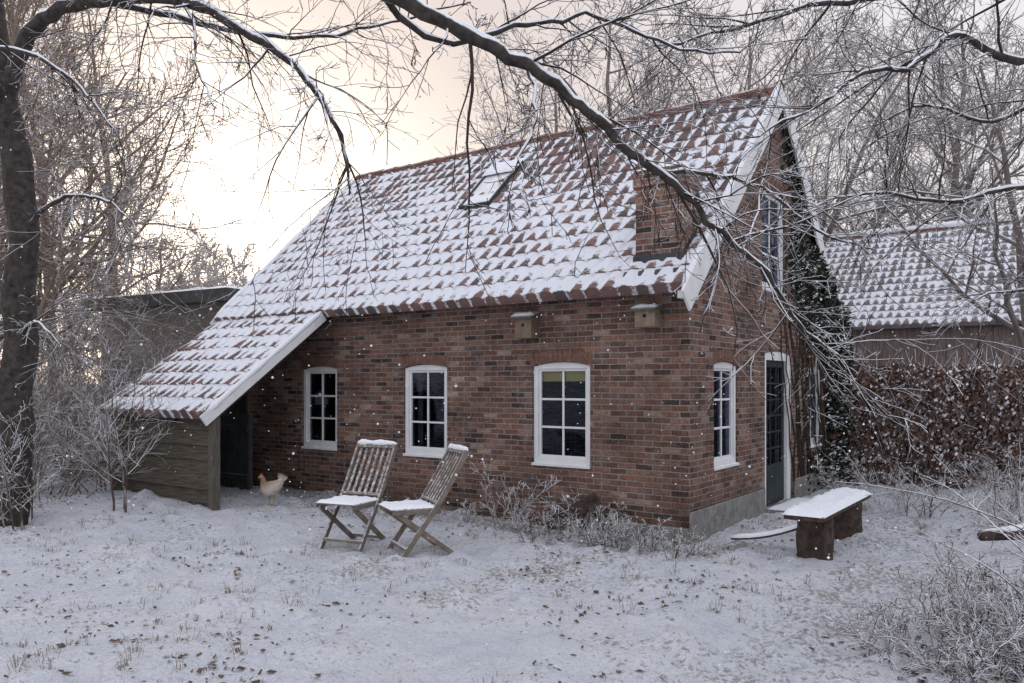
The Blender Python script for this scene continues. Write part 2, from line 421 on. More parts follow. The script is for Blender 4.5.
# door --------------------------------------------------------------------
d=MB(); dz0,dz1=0.02,2.12; dw=1.16
f=MB()
f.box(0,.08,.01,.12,dz0,dz1-.03); f.box(dw-.17,dw,.01,.12,dz0,dz1-.03)
poly=[(.08,dz1-.12),(dw-.17,dz1-.12)]+[((dw-.17)+(.08-dw+.17)*t/6,dz1-.04+.04*(1-(2*((dw-.17)+(.08-dw+.17)*t/6)/dw-1)**2)) for t in range(7)]
f.prism(poly,'y',.01,.12)
lx0,lx1=.085,dw-.175; st=.09
d.box(lx0,lx0+st,.05,.10,dz0+.02,dz1-.125); d.box(lx1-st,lx1,.05,.10,dz0+.02,dz1-.125)
d.box(lx0+st,lx1-st,.05,.10,dz0+.02,dz0+.55); d.box(lx0+st,lx1-st,.05,.10,dz1-.215,dz1-.125)
gz0=dz0+.55; gz1=dz1-.215
for c in range(1,3):
    x=lx0+st+(lx1-lx0-2*st)*c/3; d.box(x-.011,x+.011,.058,.09,gz0,gz1)
for r in range(1,6):
    z=gz0+(gz1-gz0)*r/6; d.box(lx0+st,lx1-st,.06,.088,z-.011,z+.011)
door=ob('door',d.mesh('door',[M_slate]),H,(0,2.46,0),(0,0,R(90)),label='dark glazed door with small panes'); bevel(door,.003)
ob('frame',f.mesh('frame',[M_white],recalc=True),door)
g=MB(); g.box(lx0+st,lx1-st,.072,.076,gz0,gz1); ob('glass',g.mesh('glass',[M_glass]),door)
h=MB(); h.tube([Vector((lx0+.05,.045,1.02)),Vector((lx0+.05,.01,1.02)),Vector((lx0+.13,.005,1.02))],[.009,.009,.008],8,cap=True)
ob('handle',h.mesh('handle',[M_lead]),door)
s=MB(); s.box(.0,.42,2.40,3.70,-.3,.03); ob('doorstep',s.mesh('doorstep',[M_conc]),H)
snowpad(H,.04,.42,2.4,3.7,.03,.035,6,12)
for bx_ in ((0.001,.035,-.03,2.39,-.4,.30),(0.001,.035,3.71,W+.02,-.4,.30),(-.9,.001,-.03,-.001,-.4,.12)):
    s=MB(); s.box(*bx_); bevel(ob('plinth',s.mesh('plinth',[M_conc]),H),.01)
# roofs --------------------------------------------------------------------
TW=.205; TC=.30
def tiled(name,x0,x1,p0,p1,bias,mat,parent,cols=10,seed=0,qs=(0,.06,.16,.32,.5,.68,.84,.955),label=None):
    dy,dz=p1[0]-p0[0],p1[1]-p0[1]; Ls=math.hypot(dy,dz); dy/=Ls; dz/=Ls
    ny,nzv=(-dz,dy) if dy>0 else (dz,-dy)
    ncol=int(round((x1-x0)/TW*cols)); rows=[]
    k=0
    while True:
        stop=False
        for q in qs:
            s=(k+q)*TC
            if s>Ls: stop=True;break
            rows.append((s,k,q))
        if stop: break
        k+=1
    rows.append((Ls,k,max(0,min(.95,Ls/TC-k))))
    mb=MB(); sn=[]; rn=[]
    def push(x,s,h,a,r):
        mb.v.append((x,p0[0]+dy*s+ny*h,p0[1]+dz*s+nzv*h)); sn.append(a); rn.append(r)
    nr=len(rows)
    for j in range(-1,nr+1):
        jj=max(0,min(nr-1,j)); s,k,q=rows[jj]
        for i in range(-1,ncol+2):
            ii=max(0,min(ncol,i)); x=x0+(x1-x0)*ii/ncol
            ti=math.floor(x/TW+.5); t=x/TW+.5-ti
            rr=random.Random(ti*7919+k*104729+seed).random(); r2=random.Random(ti*31+k*977+seed+5).random(); r3=random.Random(ti*53+k*617+seed+8).random()
            tt=t+.12*math.sin(6.28318*t)
            roll=.042*(0.5-0.5*math.cos(6.28318*tt))**1.4
            hc=.040*(1-q)*(.75+.5*r2)+(rr-.5)*.008
            ht=roll+hc
            big=nz(x*.7,s*.7,seed+11); mid=nz(x*2.6,s*2.6,seed+2); fine=nz(x*9,s*9,seed+4)
            bs=bias(x,s/Ls)
            hs=.037+bs+.017*big+.017*mid+.011*fine+(r3-.5)*.012
            a=hs-ht
            if q==0: a=min(a-.022,-.012+.016*mid+.012*fine+bs*.5)
            elif q<.1: a=a-.006+bs*.3
            elif q>.9: a=a+.002
            sagv=.02*nz(x*.4,s*.5,77)
            h=max(ht,min(hs,ht+.035) if a>0 else ht)+sagv
            xo=x+(.006*(rr-.5))
            so=s+(.02*(r3-.5) if q<.1 and k>0 else 0)
            if i<0 or i>ncol or j<0 or j>=nr: h=-.05
            push(xo,so,h,a,rr)
    w_=ncol+3
    for j in range(nr+1):
        for i in range(ncol+2):
            aa=j*w_+i
            fc=(aa,aa+1,aa+w_+1,aa+w_)
            mb.f.append(fc if dy>0 else fc[::-1]); mb.m.append(0)
    me=mb.mesh(name,[mat],True)
    for nm_,vv in (('snow',sn),('rnd',rn)):
        at=me.attributes.new(nm_,'FLOAT','POINT'); at.data.foreach_set('value',vv)
    o=ob(name,me,parent)
    if label: o['label']=label
    return o
def biasmain(x,v):
    return .036-.024*v*ss(-6.5,-.5,x)-.014*v+.002*(1-v)
RX0=-8.1; RX1=.10
roof=tiled('roof',RX0,RX1,(-EO,EZ),(W/2,RZ),biasmain,M_roof,H)
tiled('roof',RX0,RX1,(W+EO,EZ),(W/2,RZ),lambda x,v:.016,M_roof,H,cols=5,seed=9)
def deck(b,x0,x1,p0,p1,off,th):
    dy,dz=p1[0]-p0[0],p1[1]-p0[1]; l=math.hypot(dy,dz); dy/=l; dz/=l
    ny,nzv=(-dz,dy) if dy>0 else (dz,-dy)
    q=[(p0[0]-ny*off,p0[1]-nzv*off),(p1[0]-ny*off,p1[1]-nzv*off),(p1[0]-ny*(off+th),p1[1]-nzv*(off+th)),(p0[0]-ny*(off+th),p0[1]-nzv*(off+th))]
    b.prism(q,'x',x0,x1)
for p_ in (-EO+.06,W+EO-.06):
    b=MB(); deck(b,RX0+.02,RX1-.02,(p_,EZ+.055),(W/2,RZ),.012,.03)
    ob('roof_boards',b.mesh('roof_boards',[M_deck],recalc=True),H)
b=MB(); n=24; random.seed(6)
for i in range(n):
    x0=RX0+(RX1-RX0)*i/n; x1=RX0+(RX1-RX0)*(i+1)/n+.02
    jz=random.uniform(-.008,.008)
    pts=[Vector((x0,W/2,RZ+.01+jz)),Vector((x1,W/2,RZ+.01+jz))]
    b.tube(pts,[.09,.10],12,cap=True)
ob('ridge_tiles',b.mesh('ridge_tiles',[M_ridge]),roof)
def snowtube(parent,P,r,seed,n=8,amp=.4):
    b=MB(); k=len(P)
    b.tube(P,[r*(1+amp*nz(i*.55,seed,3))*(0.35 if i in (0,k-1) else 1) for i in range(k)],n,cap=True)
    return ob('snow_cover',b.mesh('snow_cover',[M_snow],True),parent)
def barge(x,p0,p1,hh,name='bargeboard',off=.02):
    b=MB(); b.beam((x,p0[0],p0[1]-hh/2+off),(x,p1[0],p1[1]-hh/2+off),.03,hh,up=(0,0,1))
    o=ob(name,b.mesh(name,[M_white]),H); bevel(o,.004)
    nn=26
    snowtube(o,[Vector((x-.03,p0[0]+(p1[0]-p0[0])*i/nn,p0[1]+(p1[1]-p0[1])*i/nn+off+.012+.012*nz(i*.5,x,1))) for i in range(nn+1)],.045,x*3)
barge(.115,(-EO-.08,EZ-.08),(W/2,RZ+.03),.27,off=.07)
barge(.116,(W+EO+.08,EZ-.08),(W/2,RZ+.028),.24,off=.07)
barge(-8.13,(-EO-.03,EZ-.04),(W/2,RZ),.2,off=.05)
b=MB(); b.box(-.02,.095,-EO+.02,-.001,EZ-.10,EZ-.02); ob('eave_box',b.mesh('eave_box',[M_white]),H)
# chimney
b=MB(); cx0,cx1,cy0,cy1=-.64,-.08,-.02,.46
b.box(cx0,cx1,cy0,cy1,2.75,3.98); b.box(cx0-.025,cx1+.025,cy0-.025,cy1+.025,3.86,3.985); b.box(cx0-.0,cx1+.0,cy0-.0,cy1+.0,3.985,4.06)
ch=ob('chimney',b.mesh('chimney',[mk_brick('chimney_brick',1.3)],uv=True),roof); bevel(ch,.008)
snowpad(roof,cx0,cx1,cy0,cy1,4.055,.07,10,8)
b=MB()
zf=EZ+SL*(cy0+EO)
b.prism([(cy0-.02,zf-.02),(cy0-.02,zf+.15),(cy1+.05,zf+SL*(cy1-cy0)+.16),(cy1+.05,zf+SL*(cy1-cy0)-.02)],'x',cx0-.022,cx1+.022)
b.prism([(cy0-.16,zf-.10),(cy0-.16,zf-.075),(cy0-.018,zf+.075),(cy0-.018,zf+.03)],'x',cx0-.08,cx1+.1)
b.prism([(cy0-.16,zf-.10),(cy0-.16,zf-.075),(cy1+.1,zf+SL*(cy1-cy0+.12)+.085),(cy1+.1,zf+SL*(cy1-cy0+.12)+.03)],'x',cx1+.02,cx1+.13)
ob('flashing',b.mesh('flashing',[M_lead],recalc=True),roof)
# skylight
sl=math.atan(SL)
b=MB(); w,l=.60,1.20
b.box(0,.035,0,l,-.03,.08); b.box(w-.035,w,0,l,-.03,.08); b.box(.035,w-.035,0,.04,-.03,.075); b.box(.035,w-.035,l-.06,l,-.03,.09)
b.box(-.03,0,-.03,l+.04,-.03,.045); b.box(w,w+.03,-.03,l+.04,-.03,.045); b.box(0,w,-.05,0,-.03,.035)
sk=ob('skylight',b.mesh('skylight',[M_lead]),roof,(-4.36,1.42,EZ+SL*(1.42+EO)+.03),(sl,0,0)); bevel(sk,.005)
m,nt,bb=newmat('sky_glass'); bb.inputs['Roughness'].default_value=.25; bb.inputs['Specular IOR Level'].default_value=.6
nn_=noi(nt,objc(nt),4,4); nt.links.new(mixc(nt,ramp(nt,nn_.outputs[0],[(.4,0),(.6,1)]).outputs[0],(.66,.68,.70),(.80,.81,.83)),bb.inputs['Base Color'])
b=MB(); b.box(.035,w-.035,.04,l-.06,.03,.055); ob('glass',b.mesh('glass',[m]),sk)
snowpad(sk,-.03,w+.02,l*.72,l+.04,.088,.035,8,8); snowpad(sk,.04,w-.04,.05,.25,.056,.02,8,4)
# lean-to (catslide) ------------------------------------------------------
CY=-2.2; CZ=1.27; CX1=-5.52
b=MB(); random.seed(5)
zz=-.25
while zz<1.16:
    h=.19
    y=-2.03+random.uniform(-.012,.008); dz_=random.uniform(-.012,.012)
    b.prism([(y,zz),(y-.028,zz+dz_),(y-.004,zz+h+.015),(y+.02,zz+h+.015)],'x',-7.95,-5.66)
    b.prism([(-7.97,zz),(-8.0,zz),(-7.975,zz+h+.015),(-7.955,zz+h+.015)],'y',-2.0,-.02)
    zz+=h
lt=ob('lean_to',b.mesh('lean_to',[M_plank],recalc=True),H,label='weathered plank lean-to under the low roof')
tiled('roof',RX0,CX1,(CY,CZ),(-EO+.06,EZ+.0),lambda x,v:.034,M_roof,lt,seed=3)
b=MB(); deck(b,RX0+.02,CX1-.02,(CY+.02,CZ),(-EO,EZ-.04),.012,.04)
for xx in (-8,-7.2,-6.4,-5.62):
    b.beam((xx,CY+.1,CZ-.07),(xx,-.02,EZ+.06),.06,.1)
b.box(-8,-5.6,-2.0,-1.92,1.12,1.22)
ob('rafters',b.mesh('rafters',[M_deck],recalc=True),lt)
for bx_ in ((-5.66,-5.56,-2.07,-1.95,-.3,1.3),(-8.04,-7.95,-2.07,-1.97,-.3,1.3)):
    b=MB(); b.box(*bx_); bevel(ob('post',b.mesh('post',[M_post]),lt),.01)
b=MB(); b.beam((CX1+.02,CY-.04,CZ-.06),(CX1+.02,-EO,EZ-.02),.032,.15)
vb=ob('bargeboard',b.mesh('bargeboard',[M_white]),lt); bevel(vb,.004)
snowtube(vb,[Vector((CX1+.01,CY+(-EO-CY)*i/16,CZ+.04+(EZ-CZ+.02)*i/16)) for i in range(17)],.04,8)
b=MB(); b.box(-7.62,-6.78,-.62,-.57,0,1.22); 
for k in range(6): b.box(-7.61+k*.14,-7.49+k*.14,-.635,-.6,0.02,1.19)
b.box(-7.6,-6.8,-.65,-.63,.95,1.05); b.box(-7.6,-6.8,-.65,-.63,.2,.3)
ob('door',b.mesh('door',[M_olddoor]),lt,label='dark weathered plank door in the lean-to')
b=MB(); b.box(-7.95,-7.62,-.6,-.56,-.2,1.8); b.box(-7.62,-6.9,-.6,-.56,1.22,1.9); ob('partition',b.mesh('partition',[M_deck]),lt)
# nest boxes ---------------------------------------------------------------
def nestbox(lx,z,w_,h_,d_,mat,label):
    wx,wy,_=toworld(lx,-.001,0)
    b=MB(); b.box(-w_/2,w_/2,-d_,0,0,h_); 
    o=ob('nest_box',b.mesh('nest_box',[mat]),None,(wx,wy,z),(0,0,HA),label=label,category='nest box'); bevel(o,.004)
    b=MB(); b.prism([(-d_-.05,h_-.02),(-d_-.05,h_),(0,h_+.06),(0,h_)],'x',-w_/2-.03,w_/2+.03); ob('roof',b.mesh('roof',[M_post],recalc=True),o)
    snowpad(o,-w_/2-.03,w_/2+.03,-d_-.05,0,h_+.01,.05,8,5)
    b=MB()
    n=14; b.add([(math.cos(6.2832*i/n)*.022,-d_-.002,h_*.62+math.sin(6.2832*i/n)*.022) for i in range(n)],[tuple(range(n))])
    ob('entrance_hole',b.mesh('entrance_hole',[M_dark]),o)
nestbox(-2.08,2.23,.24,.26,.16,plain('dark_nest_wood',(.13,.10,.075),(.23,.18,.13),9),'brown wooden nest box under the eaves')
nestbox(-.46,2.30,.24,.20,.16,M_boxwood,'pale wooden nest box under the eaves')
# ------------------------------------------------------------------ background buildings
BW=empty('barn',(8.5,20,0),(0,0,HA),'low plank barn with snow covered tile roof','barn')
b=MB(); random.seed(8)
x=-4.0
while x<9:
    w_=random.uniform(.14,.2); y=.0+random.uniform(-.012,.012); b.box(x,x+w_-.008,.25+y,.28+y,-.2,3.1); x+=w_
b.box(-4,9,.285,6.3,-.2,3.0)
ob('wall',b.mesh('wall',[snowy('barn_planks_hazed',(.13,.10,.09),(.24,.19,.175),3,.8,1,6,.4,stretch=(6,6,.6))]),BW)  # plank tones lightened, background haze painted into them
tiled('roof',-4.2,9,(0,3.05),(3.3,5.85),lambda x,v:.020,mk_roof('barn_tiles_hazed',(.12,.10,.10),(.19,.15,.15)),BW,cols=6,seed=21,qs=(0,.1,.4,.7,.94))  # tile colours greyed and lifted to carry painted haze
b=MB(); deck(b,-4.1,8.9,(6.6,3.05),(3.3,5.85),.0,.05); deck(b,-4.1,8.9,(.03,3.05),(3.3,5.85),.02,.05); ob('roof_boards',b.mesh('roof_boards',[M_deck],recalc=True),BW)
b=MB(); b.tube([Vector((-4.2,3.3,5.88)),Vector((9,3.3,5.88))],[.11,.11],10,cap=True); o=ob('ridge_tiles',b.mesh('ridge_tiles',[M_ridge],True),BW)
snowtube(o,[Vector((-4.2+i*.4,3.28,5.95)) for i in range(34)],.10,4)
SH=empty('garden_shed',(-7.9,18,0),(0,0,HA+.1),'dark flat-roofed shed with snow on the roof edge','shed')
b=MB(); b.box(-2.2,2.2,0,3,-.2,3.4); ob('wall',b.mesh('wall',[plain('shed_wall',(.2,.18,.165),(.3,.27,.25),4,stretch=(.5,.5,5))]),SH)
b=MB(); b.box(-2.5,2.5,-.3,3.3,3.402,3.66); ob('roof',b.mesh('roof',[plain('shed_roof_edge',(.08,.08,.085),(.13,.13,.135),4)]),SH)
snowpad(SH,-2.5,2.5,-.3,3.3,3.662,.1,30,16)
# ------------------------------------------------------------------ vegetation generators
def rv(rng): 
    return Vector((rng.gauss(0,1),rng.gauss(0,1),rng.gauss(0,1)))
def grow(out,rng,p,d,Ln,r,lev,C):
    n=C['n'][lev]; pts=[p.copy()]; rads=[r]; d=d.normalized()
    for i in range(1,n+1):
        d=(d+rv(rng)*C['wig'][lev]+Vector((0,0,C['up'][lev]))).normalized()
        p=p+d*(Ln/n); pts.append(p.copy()); rads.append(max(C['rmin'],r*(1-C['taper']*i/n)))
    out.append((pts,rads,lev))
    kids(out,rng,pts,rads,Ln,lev,C)
def kids(out,rng,pts,rads,Ln,lev,C,num=None,start=None):
    if lev+1>=len(C['n']): return
    m=C['kids'][lev] if num is None else num
    st=C['start'][lev] if start is None else start
    n=len(pts)-1
    for k in range(m):
        t=st+(1-st)*((k+rng.random())/m); f=t*n; i=min(n-1,int(f)); f-=i
        q=pts[i].lerp(pts[i+1],f); tg=(pts[i+1]-pts[i]).normalized(); rr=rads[i]*(1-f)+rads[i+1]*f
        w=rv(rng); w=(w-tg*w.dot(tg)).normalized()
        a=rng.uniform(*C['ang'][lev]); cd=tg*math.cos(a)+w*math.sin(a)
        cl=Ln*C['ratio'][lev]*(1.15-.6*(t-st)/(1-st+1e-6))*rng.uniform(.6,1.2)
        if 'len' in C and C['len'][lev]: cl=C['len'][lev]*rng.choice((.35,.6,.8,1.0,1.35))*rng.uniform(.8,1.2)
        grow(out,rng,q,cd,cl,max(C['rmin'],min(rr*.65,cl*C.get('rk',.016))),lev+1,C)
def tree_meshes(seed,Hh,r0,C,m1,m2,trunk_lean=(0,0)):
    rng=random.Random(seed); out=[]
    grow(out,rng,Vector((0,0,-.3)),Vector((trunk_lean[0],trunk_lean[1],1)),Hh,r0,0,C)
    tb=MB(); cb=MB()
    for pts,rads,lev in out:
        if lev==0:
            rads[0]*=1.25; tb.tube(pts,rads,10)
        else: cb.tube(pts,rads,6 if lev==1 else (4 if lev==2 else 3))
    return tb.mesh('trunk',[m1],True),cb.mesh('crown',[m2],True)
C_tall=dict(n=[14,7,4,3,1],wig=[.06,.14,.16,.2,.2],up=[.08,.06,.03,.01,0],kids=[20,8,5,3],start=[.22,.2,.15,.15],ang=[(.6,1.1),(.5,1.0),(.4,1.0),(.4,1.0)],ratio=[.42,.5,.5,.55],taper=.85,rmin=.0065)
C_broad=dict(n=[10,8,5,3,1],wig=[.09,.17,.2,.2,.2],up=[.06,.03,.02,-.01,0],kids=[14,9,5,3],start=[.2,.2,.1,.1],ang=[(.7,1.25),(.5,1.1),(.4,1.0),(.4,1.0)],ratio=[.6,.48,.5,.55],taper=.8,rmin=.0065)
def place(meshes,pos,sc,rz,label,group,cat='tree',name='bare_tree'):
    x,y=pos; e=ob(name,None,None,(x,y,gh(x,y)),(0,0,rz),label=label,category=cat,group=group); e.scale=(sc,sc,sc)
    ob('trunk',meshes[0],e); ob('crown',meshes[1],e)
    return e
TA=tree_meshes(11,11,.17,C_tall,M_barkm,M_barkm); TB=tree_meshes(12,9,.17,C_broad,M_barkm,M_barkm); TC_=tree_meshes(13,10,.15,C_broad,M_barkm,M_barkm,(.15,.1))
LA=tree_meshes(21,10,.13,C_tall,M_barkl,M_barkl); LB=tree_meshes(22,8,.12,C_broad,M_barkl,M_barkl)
gb_='bare trees behind the cottage'
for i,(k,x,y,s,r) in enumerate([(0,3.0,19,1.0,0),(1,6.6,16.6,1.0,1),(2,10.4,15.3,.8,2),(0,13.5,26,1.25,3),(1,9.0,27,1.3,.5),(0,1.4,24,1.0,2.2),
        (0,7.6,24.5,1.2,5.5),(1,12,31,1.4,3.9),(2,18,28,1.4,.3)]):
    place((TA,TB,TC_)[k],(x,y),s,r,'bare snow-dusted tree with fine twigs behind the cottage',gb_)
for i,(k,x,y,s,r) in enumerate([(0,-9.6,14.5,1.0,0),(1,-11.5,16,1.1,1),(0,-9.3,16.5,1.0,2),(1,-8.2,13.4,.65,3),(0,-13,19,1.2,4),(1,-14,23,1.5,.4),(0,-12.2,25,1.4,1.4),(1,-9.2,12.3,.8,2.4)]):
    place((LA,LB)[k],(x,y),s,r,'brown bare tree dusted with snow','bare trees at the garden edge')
rng=random.Random(77); fb=MB()
C_far=dict(n=[6,4,3,2],wig=[.06,.15,.2,.2],up=[.05,.06,.03,0],kids=[13,8,5],start=[.2,.2,.1],ang=[(.5,1.0),(.5,1.0),(.4,1.0)],ratio=[.42,.5,.55],taper=.8,rmin=.035)
for i in range(60):
    out=[]; x=rng.uniform(-48,40) if i<40 else rng.uniform(-32,-8); y=rng.uniform(55,80)
    hh=rng.uniform(7,13)
    grow(out,rng,Vector((x,y,-.5)),Vector((0,0,1)),hh,.22,0,C_far)
    for pts,rads,lev in out: fb.tube(pts,rads,3)
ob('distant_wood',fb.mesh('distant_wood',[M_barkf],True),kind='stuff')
# ------------------------------------------------------------------ big old tree with overhanging boughs
def catmull(P,sub=5):
    P=[Vector(p) for p in P]; o=[]
    for i in range(len(P)-1):
        p0=P[max(0,i-1)];p1=P[i];p2=P[i+1];p3=P[min(len(P)-1,i+2)]
        for k in range(sub):
            t=k/sub; o.append(.5*((2*p1)+(p2-p0)*t+(2*p0-5*p1+4*p2-p3)*t*t+(3*p1-p0-3*p2+p3)*t**3))
    o.append(P[-1]); return o
C_bough=dict(n=[1,9,5,2],wig=[0,.11,.13,.15],up=[0,-.035,-.02,-.01],kids=[0,7,2],start=[.1,.12,.15],ang=[(.5,1.3),(.4,1.0),(.4,.9)],ratio=[0,.42,.42],taper=.85,rmin=.0026,rk=.009,len=[.85,None,None])
def bough(P,r0,r1,seed,nk,start=.1,sub=6,wob=.035,klen=None,pw=.8):
    pts=catmull(P,sub); rng=random.Random(seed)
    for i,p in enumerate(pts):
        p.x+=wob*nz(i*.5,seed,0); p.z+=wob*nz(i*.5,seed,5); p.y+=wob*nz(i*.45,seed,9)
    n=len(pts)-1; rads=[(r0+(r1-r0)*(i/n)**pw)*(1+.16*nz(i*.9,seed,2)) for i in range(n+1)]
    out=[]; CC=dict(C_bough)
    if klen: CC['len']=[klen*1.15,None,None]
    kids(out,rng,pts,rads,1,0,CC,nk,start)
    return pts,rads,out
def bigtree(name,label,trunkpts,trunkr,boughs,mats):
    e=ob(name,None,None,(trunkpts[0][0],trunkpts[0][1],0),(0,0,0),label=label,category='tree')
    off=Vector((trunkpts[0][0],trunkpts[0][1],0))
    tb=MB(); tp=[p-off for p in catmull(trunkpts,7)]; n=len(tp)-1
    for i,p in enumerate(tp): p.x+=.05*nz(i*.35,1,2); 
    rr=[trunkr[0]+(trunkr[1]-trunkr[0])*i/n for i in range(n+1)]; rr[0]*=1.5; rr[1]*=1.25; rr[2]*=1.1
    rr=[r*(1+.10*nz(i*.7,3,1)) for i,r in enumerate(rr)]
    tb.tube(tp,rr,24)
    for i in range(len(tb.v)):
        ring=i//24; j=i%24; c=tp[ring]; v=Vector(tb.v[i]); k=1+.14*nz(math.cos(j*.2618)*2.2,math.sin(j*.2618)*2.2,ring*.3); tb.v[i]=tuple(c+(v-c)*k)
    ob('trunk',tb.mesh('trunk',[mats[0]],True),e)
    cb=MB(); 
    for bi,(P,r0,r1,seed,nk,st,kl) in enumerate(boughs):
        pts,rads,out=bough(P,r0,r1,seed,nk,st,klen=kl)
        bb=MB(); pts=[p-off for p in pts]; bb.tube(pts,rads,10)
        bo=ob('bough',bb.mesh('bough',[mats[0]],True),e)
        sb=MB(); seg=[];sr=[]
        for i,(p,r) in enumerate(zip(pts,rads)):
            k=nz(i*.35,seed,8)
            if k>-.32 and i>0: seg.append(p+Vector((0,0,r*.62+.003))); sr.append((r*.66+.004)*(min(1,.78+k)))
            else:
                if len(seg)>2: sr[0]*=.3; sr[-1]*=.3; sb.tube(seg,sr,8)
                seg=[];sr=[]
        if len(seg)>2: sr[0]*=.3; sr[-1]*=.2; sb.tube(seg,sr,8)
        if sb.v: ob('snow_cover',sb.mesh('snow_cover',[M_snow],True),bo)
        for q,r,lev in out:
            cb.tube([a-off for a in q],r,5 if lev==1 else (4 if lev==2 else 3))
    ob('crown',cb.mesh('crown',[mats[1]],True),e)
    return e
bigtree('old_tree','dark old tree with snowy boughs arching over the garden',
    [(-5.76,9.2,-.3),(-5.72,9.2,1),(-5.66,9.2,2.4),(-5.64,9.2,3.8),(-5.78,9.1,5.0),(-5.9,9.0,6.5),(-5.8,9,8.5)],(.20,.11),
    [([(-5.78,9.1,4.85),(-5.45,8.95,5.5),(-4.95,8.7,5.74),(-4.12,8.2,5.62),(-3.15,7.6,5.33),(-2.45,7.2,4.88),(-1.94,7.0,4.5),(-1.62,6.8,4.1),(-1.42,6.7,3.7),(-1.34,6.6,3.25)],.10,.009,41,32,.2,.95),
     ([(-5.85,9.05,6.2),(-4.8,8.2,6.75),(-3.4,7.0,6.3),(-2.1,6.0,5.35),(-1.2,5.3,4.5),(-.73,5.0,4.1),(-.2,5.0,3.83),(.15,5.05,3.66),(.43,5.0,3.43),(.74,5.0,3.13),(1.02,5,2.93),(1.27,5,2.66),(1.55,5,2.42),(1.82,5.05,2.06),(2.1,5.1,1.85)],.085,.005,43,52,.40,.8),
     ([(-.9,5.15,4.25),(-.5,5.4,4.0),(0.1,5.5,4.15),(.6,5.6,4.25),(1.1,5.6,4.05),(1.6,5.6,4.0)],.026,.006,44,18,.1,.8),
     ([(-5.64,9.2,3.4),(-5.2,9.0,3.7),(-4.7,8.8,3.75),(-4.3,8.7,3.6),(-4.0,8.6,3.3)],.035,.006,45,16,.1,.7),
     ([(-5.64,9.2,2.2),(-5.3,8.8,2.35),(-5.0,8.5,2.3),(-4.75,8.4,2.1)],.025,.005,46,12,.1,.6),
     ([(-5.78,9.1,4.9),(-5.4,8.3,5.1),(-4.7,7.8,4.9),(-4.1,7.6,4.5),(-3.7,7.5,4.0)],.04,.006,47,22,.15,.9),
     ([(.1,5.05,3.68),(.15,4.9,3.35),(.05,4.8,3.0),(.1,4.75,2.7)],.014,.004,60,10,.1,.5),
     ([(.9,5,3.0),(1.3,5.2,3.05),(1.7,5.3,2.95),(2.1,5.4,2.7),(2.5,5.5,2.6)],.018,.004,61,16,.1,.6),
     ([(-4.12,8.2,5.6),(-3.4,8.4,5.5),(-2.6,8.3,5.3),(-1.9,8.2,5.25),(-1.2,8,5.3),(-.4,7.8,5.4)],.04,.006,48,24,.15,.95),
     ([(-3.15,7.6,5.33),(-2.9,7.3,4.95),(-2.8,7.1,4.5),(-2.6,7.0,4.1)],.022,.005,62,16,.15,.8)],
    (M_bark,M_twig))
bigtree('old_tree','bare tree reaching snowy branches towards the gable',
    [(6.9,7.2,-.3),(6.8,7.2,1),(6.6,7.2,2.4),(6.5,7.2,4.2),(6.3,7.3,6)],(.16,.09),
    [([(6.5,7.2,3.2),(5.8,7.1,4.1),(5,7,4.5),(4.2,6.8,4.45),(3.7,6.7,4.6),(3.3,6.6,4.3),(2.9,6.6,4.25),(2.5,6.5,3.95),(1.9,6.4,3.65)],.055,.006,51,34,.2,.9),
     ([(6.55,7.2,2.7),(5.6,7.3,3.3),(4.6,7.2,3.45),(3.9,7.1,3.3),(3.2,7.0,3.35),(2.5,6.8,3.2)],.04,.006,52,28,.2,.8),
     ([(6.4,7.2,4.6),(5.4,7.4,5.4),(4.2,7.6,5.4),(3.0,7.6,5.3),(2.0,7.4,4.95),(1.2,7.2,4.7)],.06,.006,53,36,.2,.95),
     ([(6.4,7.2,4.0),(5.6,7.8,4.6),(4.8,8.0,4.3),(4.2,8.1,4.5),(3.4,8.2,4.2)],.035,.006,55,26,.2,.8),
     ([(6.6,7.2,2.0),(5.8,7.6,2.5),(5.0,7.8,2.6),(4.5,7.9,2.5)],.03,.005,54,18,.2,.6)],
    (M_bark,M_twig))
# ------------------------------------------------------------------ shrubs
C_sh=dict(n=[6,4,2],wig=[.12,.2,.2],up=[-.05,-.03,0],kids=[8,5],start=[.2,.15],ang=[(.4,1.0),(.4,1.0)],ratio=[.42,.5],taper=.8,rmin=.0028,rk=.012)
def shrub(x,y,hh,spread,ns,seed,label,name='bare_shrub',mat=None,C=C_sh,r=.007,rad=.2,group=None,cat='shrub',z=None):
    rng=random.Random(seed); out=[]
    for k in range(ns):
        a=rng.uniform(0,6.283); rr=rad*math.sqrt(rng.random())
        d=Vector((math.cos(a)*spread*rng.random(),math.sin(a)*spread*rng.random(),1))
        grow(out,rng,Vector((math.cos(a)*rr,math.sin(a)*rr,-.08)),d,hh*rng.uniform(.6,1.15),r,0,C)
    b=MB()
    for pts,rads,lev in out: b.tube(pts,rads,5 if lev==0 else 3)
    e=ob(name,b.mesh(name,[mat or M_shrub],True),None,(x,y,gh(x,y) if z is None else z),label=label,category=cat)
    if group: e['group']=group
    return e
for i,(lx,ly,hh,sp,ns) in enumerate([(-1.6,-.6,.4,.8,9),(-1.15,-.5,.5,.7,12),(-.7,-.55,.45,.9,16),(-.3,-.6,.42,.9,16),(.15,-.75,.35,.9,14),(-2.9,-.4,.35,.7,6),(-3.7,-.3,.32,.7,6),(-5.0,-.3,.3,.6,6),(-.5,-.9,.3,1.2,14),(-4.4,-.35,.28,.8,6),(-1.3,-.95,.25,1.2,10)]):
    wx,wy,_=toworld(lx,ly); shrub(wx,wy,hh,sp,ns,100+i,'low dead stems with snow along the brick wall',group='dead stems along the wall')
